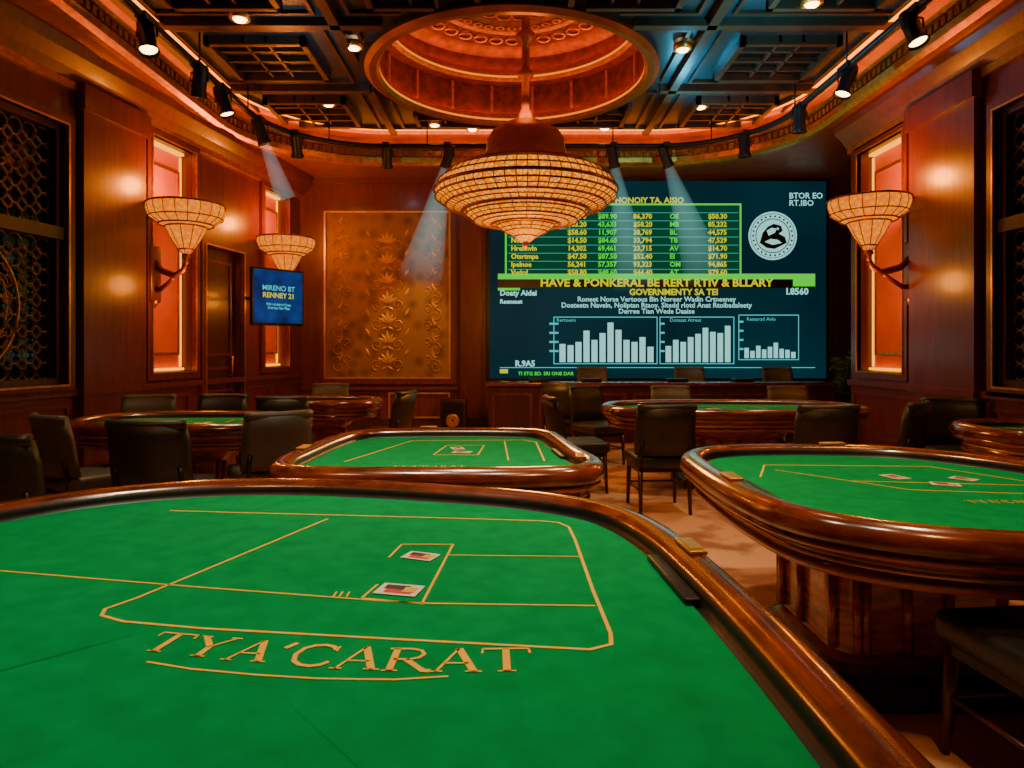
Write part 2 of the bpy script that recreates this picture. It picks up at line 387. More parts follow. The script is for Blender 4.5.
# ---- chandelier
ch=empty('chandelier',(.16,8.0,0))
fz=lambda P:[(r,.78*z+.575) for r,z in P]
b=B('crystal_shell',[CRYST,GOLD])
b.lathe(fz([(.80,3.70),(.93,3.63),(1.02,3.52),(1.06,3.41),(1.05,3.31),(.93,3.20),(.74,3.12)]),64,0)
b.lathe(fz([(.70,3.16),(.69,3.06),(.60,2.97),(.40,2.92)]),64,0)
b.lathe(fz([(.34,2.98),(.33,2.90),(.24,2.81),(.13,2.74),(.08,2.68),(.02,2.64)]),40,0)
b.make(ch)
b=B('metal_frame',[DGOLD])
def ringt(r,z,t): z=.78*z+.575; b.tube([(r*math.cos(2*pi*i/64),r*math.sin(2*pi*i/64),z) for i in range(64)],t,0,6,closed=True)
for r,z,t in((.80,3.705,.022),(.935,3.635,.009),(1.025,3.525,.009),(1.065,3.41,.020),(1.055,3.31,.012),(.995,3.25,.007),(.935,3.195,.014),(.84,3.155,.008),(.74,3.105,.022),(.705,3.16,.014),(.695,3.06,.010),(.65,3.01,.006),(.605,2.965,.012),(.51,2.94,.007),(.40,2.915,.016),(.34,2.98,.012),(.335,2.90,.008),(.29,2.85,.006),(.245,2.805,.008),(.13,2.735,.010)): ringt(r,z,t)
for k in range(56):
    q=2*pi*k/56; c,s_=math.cos(q),math.sin(q)
    b.tube([(r*c,r*s_,z) for r,z in fz(((.80,3.705),(.933,3.635),(1.024,3.525),(1.065,3.41),(1.055,3.31),(.935,3.20),(.745,3.115)))],.006,0,4)
    if k%2==0: b.tube([(r*c,r*s_,z) for r,z in fz(((.705,3.16),(.695,3.06),(.605,2.97),(.40,2.915)))],.005,0,4)
    if k%4==0: b.tube([(r*c,r*s_,z) for r,z in fz(((.34,2.98),(.335,2.90),(.245,2.81),(.13,2.74),(.03,2.64)))],.005,0,4)
b.lathe(fz([(.02,2.66),(.04,2.63),(.025,2.58),(.001,2.54)]),12)
b.make(ch)
b=B('canopy_and_stem',[COPPER,GOLD])
b.lathe([(.70,3.04),(.42,3.09),(.36,3.18),(.78,3.44),(.76,3.48),(.56,3.54),(.47,3.68),(.45,3.84),(.40,3.92),(.27,3.95),(.24,4.02),(.12,4.06),(.09,4.15),(.05,4.2),(.045,4.55),(.09,4.58),(.09,4.63),(.045,4.67),(.045,4.95),(.11,5.0),(.12,5.07),(.05,5.13),(.045,5.5),(.2,5.65),(.22,5.73)],40,0)
b.make(ch)
light('chandelier_lamp','POINT',(0,0,2.25),135,(1,.40,.07),.35,parent=ch)
light('chandelier_uplight','POINT',(0,0,4.3),24,(1,.26,.02),.2,parent=ch)
# ---- sconces
def sconce(x,y,nx,ny,reach):
    e=empty('wall_sconce',(x,y,-.07),(0,0,math.atan2(ny,nx)))
    b=B('glass_shade',[SHADE]); b.lathe([(.36,3.07),(.41,3.10),(.415,3.04),(.385,2.95),(.28,2.88),(.20,2.87)],40); b.lathe([(.23,2.91),(.215,2.84),(.15,2.71),(.08,2.60),(.03,2.53)],32); b.make(e)
    b=B('shade_ribs',[DGOLD])
    for r,z,t in((.415,3.10,.012),(.39,2.95,.007),(.29,2.875,.010),(.218,2.85,.01),(.08,2.595,.01)):
        b.tube([(r*math.cos(2*pi*i/40),r*math.sin(2*pi*i/40),z) for i in range(40)],t,0,5,closed=True)
    for k in range(20):
        c,s_=math.cos(2*pi*k/20),math.sin(2*pi*k/20)
        b.tube([(r*c,r*s_,z) for r,z in((.413,3.09),(.418,3.04),(.387,2.95),(.285,2.875))],.005,0,4)
        if k%2==0: b.tube([(r*c,r*s_,z) for r,z in((.218,2.85),(.153,2.71),(.083,2.60),(.03,2.53))],.005,0,4)
    b.lathe([(.001,2.42),(.03,2.44),(.02,2.48),(.05,2.51),(.04,2.55)],16)
    b.make(e)
    b=B('bracket',[WOOD,GOLD])
    b.tube([(0,0,2.46),(-.04,0,2.36),(-.14,0,2.30),(-reach*.7,0,2.36),(-reach+.05,0,2.46)],[.022,.032,.038,.038,.036],0,8)
    b.tube([(-reach+.05,0,2.15),(-reach*.75,0,2.14),(-reach*.5,0,2.22),(-.14,0,2.30)],[.028,.028,.024,.022],0,8)
    b.rbox((-reach+.035,0,2.32),(.07,.20,.66),.03,0)
    b.lathe([(.001,1.92),(.035,1.96),(.04,2.01),(.001,2.05)],12,1,T=Matrix.Translation((-reach+.04,0,0)))
    b.make(e)
    light('sconce_lamp','POINT',(0,0,3.35),58,(1,.25,.01),.1,parent=e)
    light('sconce_down_lamp','POINT',(.12,0,2.2),20,(1,.27,.015),.12,parent=e)
nL=Vector((1,-SL)).normalized()
def on_left(u,w): return (XL0+SL*u+nL.x*w,u+nL.y*w)
x,y=on_left(7.85,.44); sconce(x,y,nL.x,nL.y,.44)
x,y=on_left(10.2,.46); sconce(x,y,nL.x,nL.y,.46)
sconce(4.42-.5,7.5,-1,0,.5)
# ---- track lighting
tp=inset(OPEN,.42)
b=B('track_light_rail',[BLACK]); b.tube([(x,y,4.42) for x,y in tp],.038,0,6,closed=True)
for i in range(0,len(tp),9): b.tube([(tp[i][0],tp[i][1],4.42),(tp[i][0],tp[i][1],4.8)],.01,0,5)
b.make()
bm_=bpy.data.materials.new('beam_glow_volume'); bm_.use_nodes=True; nt=bm_.node_tree
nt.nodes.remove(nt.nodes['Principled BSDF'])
ev=nt.nodes.new('ShaderNodeEmission'); ev.inputs[0].default_value=(.30,.72,.68,1)  # volume glows by itself: painted teal beams, fading away from the lamp head
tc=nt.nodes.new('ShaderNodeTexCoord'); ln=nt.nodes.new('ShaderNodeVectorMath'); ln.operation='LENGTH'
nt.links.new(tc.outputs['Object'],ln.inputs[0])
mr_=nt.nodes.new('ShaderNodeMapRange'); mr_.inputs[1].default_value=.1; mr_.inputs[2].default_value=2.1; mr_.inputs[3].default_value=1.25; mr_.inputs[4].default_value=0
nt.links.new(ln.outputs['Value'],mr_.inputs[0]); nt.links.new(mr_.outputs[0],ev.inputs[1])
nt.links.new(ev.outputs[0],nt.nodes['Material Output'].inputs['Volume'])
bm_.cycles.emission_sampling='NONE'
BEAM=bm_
def nearest(x,y): return min(tp,key=lambda p:(p[0]-x)**2+(p[1]-y)**2)
def spot(x,y,target,energy=0,color=(1,.6,.3),lens=LENS,angle=40,beam=0):
    x,y=nearest(x,y)
    e=empty('track_spotlight',(x,y,4.26)); 
    d=(Vector(target)-Vector((x,y,4.26)))
    R=d.to_track_quat('-Z','Y').to_matrix().to_4x4()
    b=B('lamp_head',[BLACK,lens])
    b.lathe([(.001,.18),(.065,.18),(.075,.13),(.075,-.10),(.095,-.15),(.09,-.16),(.075,-.13)],18,0,T=R)
    b.lathe([(.075,-.13),(.001,-.125)],18,1,T=R)
    b.make(e)
    b=B('yoke',[BLACK]); b.tube([(0,0,.17),(.0,0,.06)],.016); b.tube([(-.095,0,0),(-.09,0,.1),(0,0,.12),(.09,0,.1),(.095,0,0)],.011,0,5); b.box(-.05,.05,-.12,.12,.13,.19); b.make(e)
    if energy:
        p=R@Vector((0,0,-.19)); light('spot_lamp','SPOT',p,energy,color,.03,p+d,angle,.5,e)
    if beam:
        L=beam; c=B('emissive_beam_cone',[BEAM]); r1=L*math.tan(math.radians(angle*.30))
        c.lathe([(.001,-.17),(.07,-.17),(r1,-L),(.001,-L)],24,0,T=R); c.make(e)  # glowing cone stands in for the visible beam
TEAL=(.45,.9,1)
spot(-3.4,5.2,(-2,4,1)); spot(-3.36,6.3,(-2.5,5.5,.8),60); spot(-3.36,7.4,(-4.1,8.2,1),0); spot(-3.36,8.0,(-2.2,8,.8),60)
spot(-2.7,9.4,(-3.3,11.4,1.5),0); spot(-1.9,10.1,(-2.1,11.6,2),0,lens=LENST,beam=0)
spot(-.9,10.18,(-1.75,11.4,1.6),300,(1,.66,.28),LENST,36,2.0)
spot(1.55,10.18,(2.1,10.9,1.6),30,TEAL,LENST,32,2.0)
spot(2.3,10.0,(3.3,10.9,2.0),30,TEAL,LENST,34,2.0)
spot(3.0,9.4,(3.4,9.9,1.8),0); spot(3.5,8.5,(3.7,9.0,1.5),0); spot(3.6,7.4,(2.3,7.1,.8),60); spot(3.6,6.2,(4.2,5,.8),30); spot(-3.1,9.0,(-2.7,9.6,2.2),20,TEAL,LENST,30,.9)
# ---- recessed downlights
def dl(x,y,z):
    b=B('recessed_downlight',[GOLD,LENS]); b.lathe([(.10,.04),(.105,-.02),(.075,-.025),(.07,.0)],20,0); b.lathe([(.07,-.015),(.055,-.035),(.001,-.045)],20,1); b.make(loc=(x,y,z))
for i,(x,y) in enumerate([(-1.75,7.55),(1.9,7.6),(-2.75,6.9),(-1.15,10.15),(-.6,10.35),(1.4,10.3),(2.6,9.4),(-2.5,9.3),(2.9,6.6),(-.8,5.3),(.9,5.3)]):
    dl(x,y,ZC-.06)
def down(x,y,e,c=(1,.75,.5),ang=75,size=.15,t=None):
    dl(x,y,ZC-.04)
    light('added_unseen_downlight','SPOT',(x,y,ZC-.14),e,c,size,t or (x,y,0),ang,.8)  # fixture and spot added out of view to light the tables
down(-1.0,2.4,360,(1,.88,.56),70); down(.1,1.6,160,(1,.88,.56),80); down(-.4,4.2,290,(1,.88,.56),60)
down(1.9,3.1,350,(1,.82,.46),65); down(2.3,6.3,260,(1,.78,.42),60,t=(2.3,7,0)); down(-2.6,5.4,220,(1,.78,.42),60)
down(-1.4,6.0,160,(1,.50,.15),70,t=(-2,8,0)); down(1.0,4.6,260,(1,.52,.2),70); down(3.4,4.8,160,(1,.52,.18),60)
down(1.0,.3,350,(1,.44,.12),75,t=(1.45,2.8,.5)); down(-2.4,1.0,120,(1,.44,.12),75,t=(-2.6,3.6,.5))  # added warm fill spots, angled at table and chair fronts
light('added_coffer_blue_light','SPOT',(2.2,8.9,4.2),75,(.06,.6,1),.1,(2.7,8.6,5),150,.8)  # bare blue spots added to tint the coffers, no fixtures here
light('added_coffer_blue_light','SPOT',(2.4,6.4,4.0),85,(.06,.6,1),.1,(2.6,7.4,5),150,.8)
light('added_coffer_blue_light','SPOT',(-2.2,7.0,4.1),22,(.15,.55,.9),.1,(-2.4,7.6,5),150,.8)
# ---- big screen
def strmat(n,c,s): return emi(n,c,s)
SCR=mat('screen_background',(.001,.016,.024),.6,0,(.002,.032,.042),.5,emis=(1,1,1),es=-1.0,detail=1,spec=.1); SCR.cycles.emission_sampling='NONE'
TY=strmat('screen_yellow',(.80,.80,.0),.95); TG=strmat('screen_green',(.05,.75,.02),1.2); TW=strmat('screen_white',(.34,.85,.80),1.05); TC=strmat('screen_cyan',(.08,.60,.62),1.0)
TG2=strmat('screen_dkgreen',(.001,.060,.025),1.0)
K=.01698
scr=empty('video_wall_screen',(0,YB-.06,0))
def SX(px): return (px-512)*K
def SZ(py): return 1.38+(350-py)*K
b=B('bezel',[BLACK]); b.box(SX(487),SX(826),-.06,.05,SZ(381),SZ(180)); b.make(scr)
b=B('display',[SCR]); b.box(SX(490),SX(823),-.066,-.058,SZ(378),SZ(183)); b.make(scr)
def rect(b,x0,x1,y0,y1,m,y=-.07): b.add([(SX(x0),y,SZ(y1)),(SX(x1),y,SZ(y1)),(SX(x1),y,SZ(y0)),(SX(x0),y,SZ(y0))],[(0,1,2,3)],m)
def rectf(b,x0,x1,y0,y1,t,m):
    rect(b,x0,x1,y0,y0+t,m); rect(b,x0,x1,y1-t,y1,m); rect(b,x0,x0+t,y0,y1,m); rect(b,x1-t,x1,y0,y1,m)
b=B('graphics',[TY,TG,TW,TC,TG2,BLACK])
rect(b,506,738,206,276,4,-.068); rectf(b,505,739,205,277,1.8,1); rect(b,498,812,274.5,280,1); rect(b,498,812,280,288.5,5,-.0685)
rect(b,498,520,288.5,291,1); rect(b,790,812,275,287,1)
for y in range(214,274,8): rect(b,508,736,y,y+.4,3)
random.seed(3)
for x0,x1,hs,y0,y1 in((553,656,[.45,.42,.5,.78,.55,.72,.98,.8,.55,.5,.62,.38],317,364),(658,732,[.4,.55,.5,.62,.7,.85,.75,.72,.9],317,364),(736,796,[.5,.35,.6,.42,.55,.75,.45,.4,.3],315,360)):
    rectf(b,x0,x1,y0,y1,.9,3); n=len(hs); X0=x0+6; w=(x1-x0-8)/n; H=(y1-y0)*(.85 if x0<730 else .45)
    for i,h in enumerate(hs): rect(b,X0+i*w,X0+i*w+w*.75,y1-2-H*h,y1-2,2)
    for k in range(4): rect(b,x0-(4 if x0==553 else 0),x0+5,y0+6+k*9,y0+8+k*9,3)
rect(b,500,812,367,367.8,3); rect(b,500,508,369,373,0)
def disc(cx,cy,r0,r1,m,y,n=40):
    vs=[(SX(cx)+r*K*math.cos(2*pi*i/n),y,SZ(cy)+r*K*math.sin(2*pi*i/n)) for r in(r0,r1) for i in range(n)]
    b.add(vs,[(i,(i+1)%n,n+(i+1)%n,n+i) for i in range(n)],m)
disc(770,237,0.01,24,2,-.069); disc(770,237,16.3,17.2,5,-.0705); disc(770,237,21.6,22.2,5,-.0705)
for k in range(26):
    a=2*pi*k/26; cx=770+19.4*math.cos(a); cy=237+19.4*math.sin(a); disc(cx,cy,.01,1.1,5,-.0705,6)
def poly(pts,m,y): b.add([(SX(p[0]),y,SZ(p[1])) for p in pts],[list(range(len(pts)))],m)
poly([(757,244),(760,234),(765,228),(771,225),(778,227),(780,232),(776,235),(782,238),(784,244),(778,247),(772,250),(764,249)],5,-.0705)
poly([(764,232),(769,229),(774,230),(772,234),(766,237)],2,-.071); poly([(762,243),(768,240),(775,241),(779,244),(770,246)],2,-.071); disc(775,230,.01,1.2,2,-.071,8)
rect(b,746,752,234,238,2); rect(b,788,793,234,238,2)
b.make(scr,normals=False)
def text(body,px,py,size,m,align='LEFT',bold=.0,ls=1.0,parent=None,name='caption',wx=1):
    c=bpy.data.curves.new(name,'FONT'); c.body=body; c.size=size*K; c.align_x=align; c.offset=bold*K; c.space_line=ls; c.materials.append(m); c.resolution_u=2
    o=bpy.data.objects.new(name,c); COL.objects.link(o); o.parent=parent or scr; o.location=(SX(px),-.073,SZ(py)); o.rotation_euler=(pi/2,0,0); o.scale=(wx,1,1); return o
def word(n): return ''.join(random.choice('ABDEHILMNOPRSTUV') for _ in range(n))
def num(): return random.choice(['$%d.%d0'%(random.randint(10,99),random.randint(1,9)),'%d,%d'%(random.randint(10,99),random.randint(100,999))])
text('PHONOIY TA, AISIO',646,204.5,8,TY,'CENTER',.2)
for px,m,kind in((511,TY,'w'),(567,TY,'n'),(597,TG,'n'),(632,TY,'n'),(706,TY,'n')):
    s='\n'.join((word(random.randint(5,8)).capitalize() if kind=='w' else num()) for _ in range(8))
    text(s,px,220,6.8,m,'LEFT',.2,1.165)
text('\n'.join(word(2) for _ in range(8)),668,220,6.8,TG,'LEFT',.2,1.165)
text('BTOR EO\nRT.IBO',786,200,8,TW,'LEFT',.15,.9)
text('HAVE & PONKERAL BE RERT RTIV & BLLARY',655,287,10.5,TY,'CENTER',.3,wx=1.12)
text('GOVERNMENTY SA TEI',672,295.5,8.5,TY,'CENTER',.25)
text('Doaty Aidei',500,296,7.5,TW,'LEFT',.25); text('Reensaet',500,304,6,TW,'LEFT',.2); text('I.8560',783,295,9,TW,'LEFT',.3)
text('Roneet Norse Vertoous Bin Noreer Wadin Crtneeney\nDoateetn Naveln, Noliptan Rtaoy. Sitedd rlotd Anat Rtoibadaleety\nDerree Tian Wede Daaise',655,302,7,TW,'CENTER',.12,.85)
text('R.9A5',515,366,8,TW,'LEFT',.3)
text('Rertoenn',556,322,5,TC); text('Doteaat Atreet',668,322,5,TC); text('Retearsd Avlo',744,321,5,TC)
text('TI STG BD. SRI ONE DAR',518,375,5,TG,'LEFT',.1); text('RTRAV BEIN',760,375,4.5,TC)
light('screen_spill','SPOT',(2.45,YB-.2,2.6),20,(.3,.8,.85),.8,(2.3,6,.5),150,1,None)
# ---- small tv on left wall
tv=empty('wall_television',(-3.30,9.6,2.12),(0,0,math.radians(52)))
TVB=mat('tv_blue',(.003,.012,.07),.5,0,(.006,.05,.22),3,emis=(1,1,1),es=-1.0,spec=.1); TVB.cycles.emission_sampling='NONE'
b=B('tv_panel',[BLACK]); b.rbox((0,0,0),(.82,.06,.80),.012); b.make(tv)
b=B('tv_image',[TVB,TY,TW,TC]); b.box(-.385,.385,-.036,-.03,-.36,.37,0)
b.make(tv)
for body,z,sz,m in(('MIRENO BT',.09,.10,TC),('RENNEY 21',-.01,.10,TY),('Wteed Aderi Crno\nSerteno Var Bina',-.12,.05,TC)):
    c=bpy.data.curves.new('caption','FONT'); c.body=body; c.size=sz; c.align_x='CENTER'; c.offset=.002; c.materials.append(m)
    o=bpy.data.objects.new('caption',c); COL.objects.link(o); o.parent=tv; o.location=(0,-.038,z); o.rotation_euler=(pi/2,0,0)
b=B('tv_bracket',[BLACK]); b.tube([(0,.03,0),(.02,.3,0),(-.22,.62,0)],.025); b.make(tv)
# ---- counter
ct=empty('dealer_counter',(2.3,10.35,0))
b=B('cabinet',[WOODD,WOOD]); b.box(-2.65,2.45,-.2,.2,.0,.84,0)
for i in range(7): 
    x0=-2.6+i*.7; b.box(x0,x0+.6,-.215,-.2,.12,.16,1); b.box(x0,x0+.6,-.215,-.2,.7,.74,1); b.box(x0,x0+.04,-.215,-.2,.16,.7,1); b.box(x0+.56,x0+.6,-.215,-.2,.16,.7,1)
b.make(ct)
b=B('counter_top',[RAILM]); b.rbox((-.1,0,.87),(5.2,.5,.06),.02); b.make(ct)
for (x,c) in((-1.9,TW),(-1.1,TY),(.2,TW),(1.2,TW)):
    b=B('paper_tray',[BLACK,c]); b.rbox((x,0,.925),(.3,.2,.05),.01); b.make(ct)
# ---- chairs
def chair_mesh(name,LM):
    b=B(name,[LM,BLACK,WOODD])
    b.rbox((0,.0,.44),(.50,.50,.11),.035,0); b.box(-.22,.22,-.2,.22,.35,.39,1)
    n=10; rows=[(.50,.0),(.62,.02),(.78,.045),(.90,.075)]
    F=[];
    for (z,off) in rows:
        for i in range(n+1):
            t=-1+2*i/n; x=.25*t*(1 if z<.85 else .96); y=-.26-off+.06*t*t
            F.append(((x,y+.035*(1-.35*abs(t)**4),z),(x,y-.035*(1-.35*abs(t)**4),z)))
    R=len(rows); W=n+1
    vs=[f[0] for f in F]+[f[1] for f in F]; N=len(F); fs=[]
    for r in range(R-1):
        for i in range(n):
            a=r*W+i; fs+= [(a,a+1,a+W+1,a+W),(N+a,N+a+W,N+a+W+1,N+a+1)]
    for i in range(n): a=i; fs.append((a,N+a,N+a+1,a+1)); a=(R-1)*W+i; fs.append((a,a+1,N+a+1,N+a))
    for r in range(R-1): a=r*W; fs.append((a,a+W,N+a+W,N+a)); a=r*W+n; fs.append((a,N+a,N+a+W,a+W))
    b.add(vs,fs,0,True)
    top=[F[(R-1)*W+i] for i in range(W)]
    b.tube([(p[0],(p[1]+q[1])/2,p[2]) for p,q in top],.034,0,8)
    for sx in(-1,1):
        b.tube([(sx*.20,-.23,.38),(sx*.21,-.25,.52),(sx*.2,-.27,.62)],.018,1,6)
        b.tube([(sx*.205,-.21,.40),(sx*.21,-.25,.0)],[.024,.015],2,6)
        b.tube([(sx*.205,.20,.40),(sx*.215,.22,.0)],[.024,.015],2,6)
        b.tube([(sx*.21,-.22,.2),(sx*.21,.21,.2)],.010,2,6)
    b.tube([(-.21,.21,.2),(.21,.21,.2)],.010,2,6)
    o=b.make(); me=o.data; bpy.data.objects.remove(o); return me
CH=[chair_mesh('casino_chair',LEATH),chair_mesh('casino_chair_grey',LEATHG)]
def chair(x,y,a,k=0,s=1):
    o=bpy.data.objects.new('casino_chair',CH[k]); COL.objects.link(o); o.location=(x,y,0); o.rotation_euler=(0,0,math.radians(a)); o.scale=(s,s,s); return o
for c in [ (1.27,5.95,3,0),(.66,6.75,-80,0),(2.62,5.9,-4,0),(3.35,6.15,42,0),(2.0,8.35,180,1),(3.45,8.3,178,1),
           (.72,9.4,-20,0),(1.05,8.3,-150,0),
           (-2.36,4.66,4,0),(-3.08,5.0,-34,1),(-1.88,5.25,36,1),(-2.95,6.68,178,0),(-3.55,6.6,200,1),
           (-2.3,7.0,8,0),(-2.45,8.95,180,1),(-1.45,7.7,75,0),
           (-2.72,3.95,-14,0),(-3.85,5.35,-60,0),(1.72,2.14,6,0),(4.02,6.1,165,0) ]:
    chair(*c)
for x in(1.32,2.92,4.37): 
    o=chair(x,10.98,180,1); o.scale=(1,1,1.18)
# ---- tables
LET={
'T':[([(.5,.0),(.5,.96)],.15),([(.04,.96),(.96,.96)],.07),([(.33,.02),(.67,.02)],.05),([(.05,.97),(.03,.76)],.05),([(.95,.97),(.97,.76)],.05)],
'Y':[([(.12,.97),(.5,.48)],.15),([(.88,.97),(.5,.48)],.06),([(.5,.5),(.5,0)],.15),([(.33,.02),(.67,.02)],.05),([(0,.98),(.28,.98)],.05),([(.74,.98),(1,.98)],.05)],
'A':[([(.12,.0),(.5,1)],.06),([(.5,1),(.85,0)],.16),([(.25,.36),(.72,.36)],.06),([(0,.02),(.25,.02)],.05),([(.68,.02),(1,.02)],.05)],
"'":[([(.6,1),(.45,.72)],.13)],
'C':[([(.92,.95),(.92,.72)],.05),([(.9,.78),(.8,.92),(.6,.99),(.38,.95),(.2,.8),(.12,.5),(.2,.2),(.38,.05),(.6,.01),(.8,.08),(.92,.24)],.11)],
'R':[([(.2,0),(.2,.98)],.15),([(.05,.02),(.36,.02)],.05),([(.05,.97),(.5,.97),(.7,.9),(.78,.74),(.7,.58),(.5,.5),(.2,.5)],.08),([(.45,.5),(.85,.03),(1,.02)],.14)]}
def felt_text(b,s,path,h,w,z):
    adv=[.32 if c=="'" else 1 for c in s]; tot=sum(adv); acc=0
    for chh,ad in zip(s,adv):
        x,y,a,k=path((acc+ad/2)/tot); acc+=ad
        ca,sa=math.cos(a),math.sin(a)
        for pts,th in LET[chh]:
            q=[]
            for (u,v) in pts:
                lx=(u-.5)*w*k; ly=v*h*k; q.append((x+lx*ca-ly*sa,y+lx*sa+ly*ca))
            b.strip(q,th*w*k*.95,z,0)
def card(b,x,y,a,z,w=.062,h=.09):
    T=Matrix.Translation((x,y,z))@Matrix.Rotation(a,4,'Z')
    b.box(-w/2,w/2,-h/2,h/2,0,.0012,0,T)
    b.box(-w*.36,w*.05,-h*.36,h*.3,.0012,.0016,1,T); b.box(-w*.02,w*.36,-h*.2,h*.38,.0012,.0018,2,T); b.box(-w*.2,w*.25,-h*.4,-h*.1,.0012,.002,3,T)
CARD=mat('card_white',(.75,.72,.66),.5,0,(.8,.77,.7),5); RED=mat('card_red',(.6,.04,.03),.5,0,(.7,.06,.04),30); BLU=mat('card_dark',(.02,.03,.06),.5,0,(.04,.05,.1),30); CYL=mat('card_yellow',(.8,.5,.08),.5,0,(.7,.4,.05),30)
def table(name,P,ped,lines=None,texts=None,cards=(),plates=(),slots=(),zf=.765):
    if area(P)<0: P=P[::-1]
    cx=sum(p[0] for p in P)/len(P); cy=sum(p[1] for p in P)/len(P)
    e=empty(name,(cx,cy,0)); P=[(x-cx,y-cy) for x,y in P]
    prof=[(.16,.585,0),(.08,.60,0),(.07,.63,0),(.085,.645,1),(.085,.675,1),(.045,.69,0),(.02,.70,0),(.015,.72,0),(.03,.728,1),(.0,.735,1),(-.005,.765,1),(.006,.795,1),(.03,.815,1),(.06,.822,1),(.09,.815,1),(.113,.797,1),(.12,.78,2),(.122,.76,2),(.15,.76,2)]
    b=B('rail_and_apron',[TWOOD,RAILM,BLACK])
    b.loft([[(x,y,z) for x,y in inset(P,t)] for t,z,_ in prof],lambda k:prof[k+1][2]); 
    b.fan(inset(P,.16),.59,2)
    b.make(e)
    g=B('rail_inlay',[GOLDL]); 
    g.loft([[(x,y,z) for x,y in inset(P,t)] for t,z in((.082,.645),(.078,.652),(.082,.659))],lambda k:0); g.make(e)
    F=inset(P,.145); f=B('felt',[FELT]); f.fan(F,zf,0); f.add([(x,y,zf) for x,y in F]+[(x,y,zf-.01) for x,y in F],[(i,(i+1)%len(F),len(F)+(i+1)%len(F),len(F)+i) for i in range(len(F))],0); f.make(e,normals=False)
    off=lambda pts:[(x-cx,y-cy) for x,y in pts]
    if lines or texts:
        m=B('felt_print',[YEL])
        for pts,w,cl in lines or []: m.strip(off(pts),w,zf+.0012,0,cl)
        if texts:
            s,path,h,w=texts
            felt_text(m,s,lambda t:(path(t)[0]-cx,path(t)[1]-cy,path(t)[2],path(t)[3]),h,w,zf+.0016)
        m.make(e,normals=False)
    if cards:
        c=B('playing_cards',[CARD,RED,BLU,CYL])
        for (x,y,a,sc) in cards: card(c,x-cx,y-cy,a,zf+.002,.062*sc,.09*sc)
        c.make(e)
    if plates:
        c=B('rail_plates',[GOLDL,CARD])
        for (x,y,a,w,h,z) in plates:
            T=Matrix.Translation((x-cx,y-cy,z))@Matrix.Rotation(a,4,'Z'); c.rbox((0,0,0),(w,h,.012),.004,0,T); c.box(-w*.35,w*.35,-h*.35,h*.35,.006,.0075,0,T)
        c.make(e)
    if slots:
        c=B('chip_slots',[BLACK])
        for (x,y,a,w,h) in slots:
            T=Matrix.Translation((x-cx,y-cy,zf+.008))@Matrix.Rotation(a,4,'Z'); c.rbox((0,0,0),(w,h,.02),.006,0,T)
        c.make(e)
    px,py,pa,pb=ped
    b=B('pedestal',[TWOOD,WOODD,GOLDL])
    O=rrect(pa,pb,min(pa,pb)*.35,px-cx,py-cy,6); 
    if area(O)<0:O.reverse()
    pp=[(-.14,0),(-.14,.05),(-.12,.08),(-.05,.10),(-.04,.14),(0,.16),(.0,.48),(-.04,.52),(-.06,.55),(-.06,.60)]
    b.loft([[(x,y,z) for x,y in inset(O,t)] for t,z in pp],lambda k:1 if k<4 else 0,smooth=False)
    b.fan(inset(O,-.14),0,1)
    J=inset(O,-.012); acc=0
    for i in range(len(J)):
        L=math.dist(J[i],J[(i+1)%len(J)]); acc+=L
        if acc>.075: b.tube([(J[i][0],J[i][1],.17),(J[i][0],J[i][1],.47)],.018,0,6); acc=0
    b.make(e)
    return e
near=catmull([(.60,.3),(.60,.8),(.595,1.3),(.57,1.8),(.53,2.15),(.46,2.40),(.35,2.58),(.15,2.73),(-.1,2.84),(-.5,2.96),(-.9,3.03),(-1.3,3.0),(-1.65,2.84),(-1.9,2.58),(-2.07,2.2),(-2.15,1.8),(-2.18,1.3),(-2.18,.8),(-2.17,.3),(-2.05,.1),(-1.5,.05),(-.8,.04),(-.1,.05),(.45,.1)],5)
L1=[([(-1.307,2.61),(-.95,2.57),(-.60,2.535),(-.2,2.49),(.10,2.455),(.165,2.43),(.197,2.37),(.204,2.216),(.207,1.745),(.214,1.48),(.207,1.425),(.16,1.40),(-.238,1.449),(-.688,1.507),(-.88,1.545),(-.95,1.58),(-.965,1.62),(-.93,1.69),(-.863,1.89),(-.67,2.485)],.009,False),
 ([(-1.9,1.99),(-1.42,1.898),(-.807,1.767),(-.32,1.672),(-.2,1.655),(.2,1.64)],.007,False),
 ([(-.19,2.045),(.2,2.03)],.006,False),
 ([(-.348,2.158),(-.186,2.158),(-.218,1.653),(-.372,1.69)],.007,False),([(-.348,2.158),(-.365,2.02)],.007,False),([(-.352,1.79),(-.372,1.69)],.007,False),
 ([(-.72,1.345),(-.62,1.315),(-.48,1.29),(-.36,1.276),(-.22,1.272),(-.12,1.285)],.006,False),
 ([(-.445,1.70),(-.445,1.735)],.005,False),([(-.43,1.70),(-.43,1.735)],.005,False),([(-.412,1.70),(-.412,1.735)],.005,False)]
def p1(t):
    x=-.78+.82*t; y=1.402-.10*math.sin(t*pi*.60); return (x,y,-.20*(1-t*1.25),.90+.14*t)
table('baccarat_table',near,(-.8,1.6,.55,.4),L1,("TYA'CARAT",p1,.100,.100),[(-.272,2.03,1.2,1.1),(-.288,1.745,1.35,1.25)],
  [(.505,1.93,pi/2+.08,.14,.05,.826),(-1.98,1.6,pi/2,.14,.05,.826)],[(.425,1.82,.06,.04,.36)])
def P2(cx,cy,sx,sy,lines=True):
    q=lambda pts:[(cx+x*sx,cy+y*sy) for x,y in pts]
    return [(q([(-.78,-.35),(-.62,.62),(.62,.62),(.70,.5),(.72,-.3),(.66,-.38),(-.78,-.38)]),.010,False),(q([(.28,.6),(.34,-.38)]),.008,False),(q([(-.12,.25),(.12,.25),(.12,-.15),(-.12,-.15)]),.008,True)]
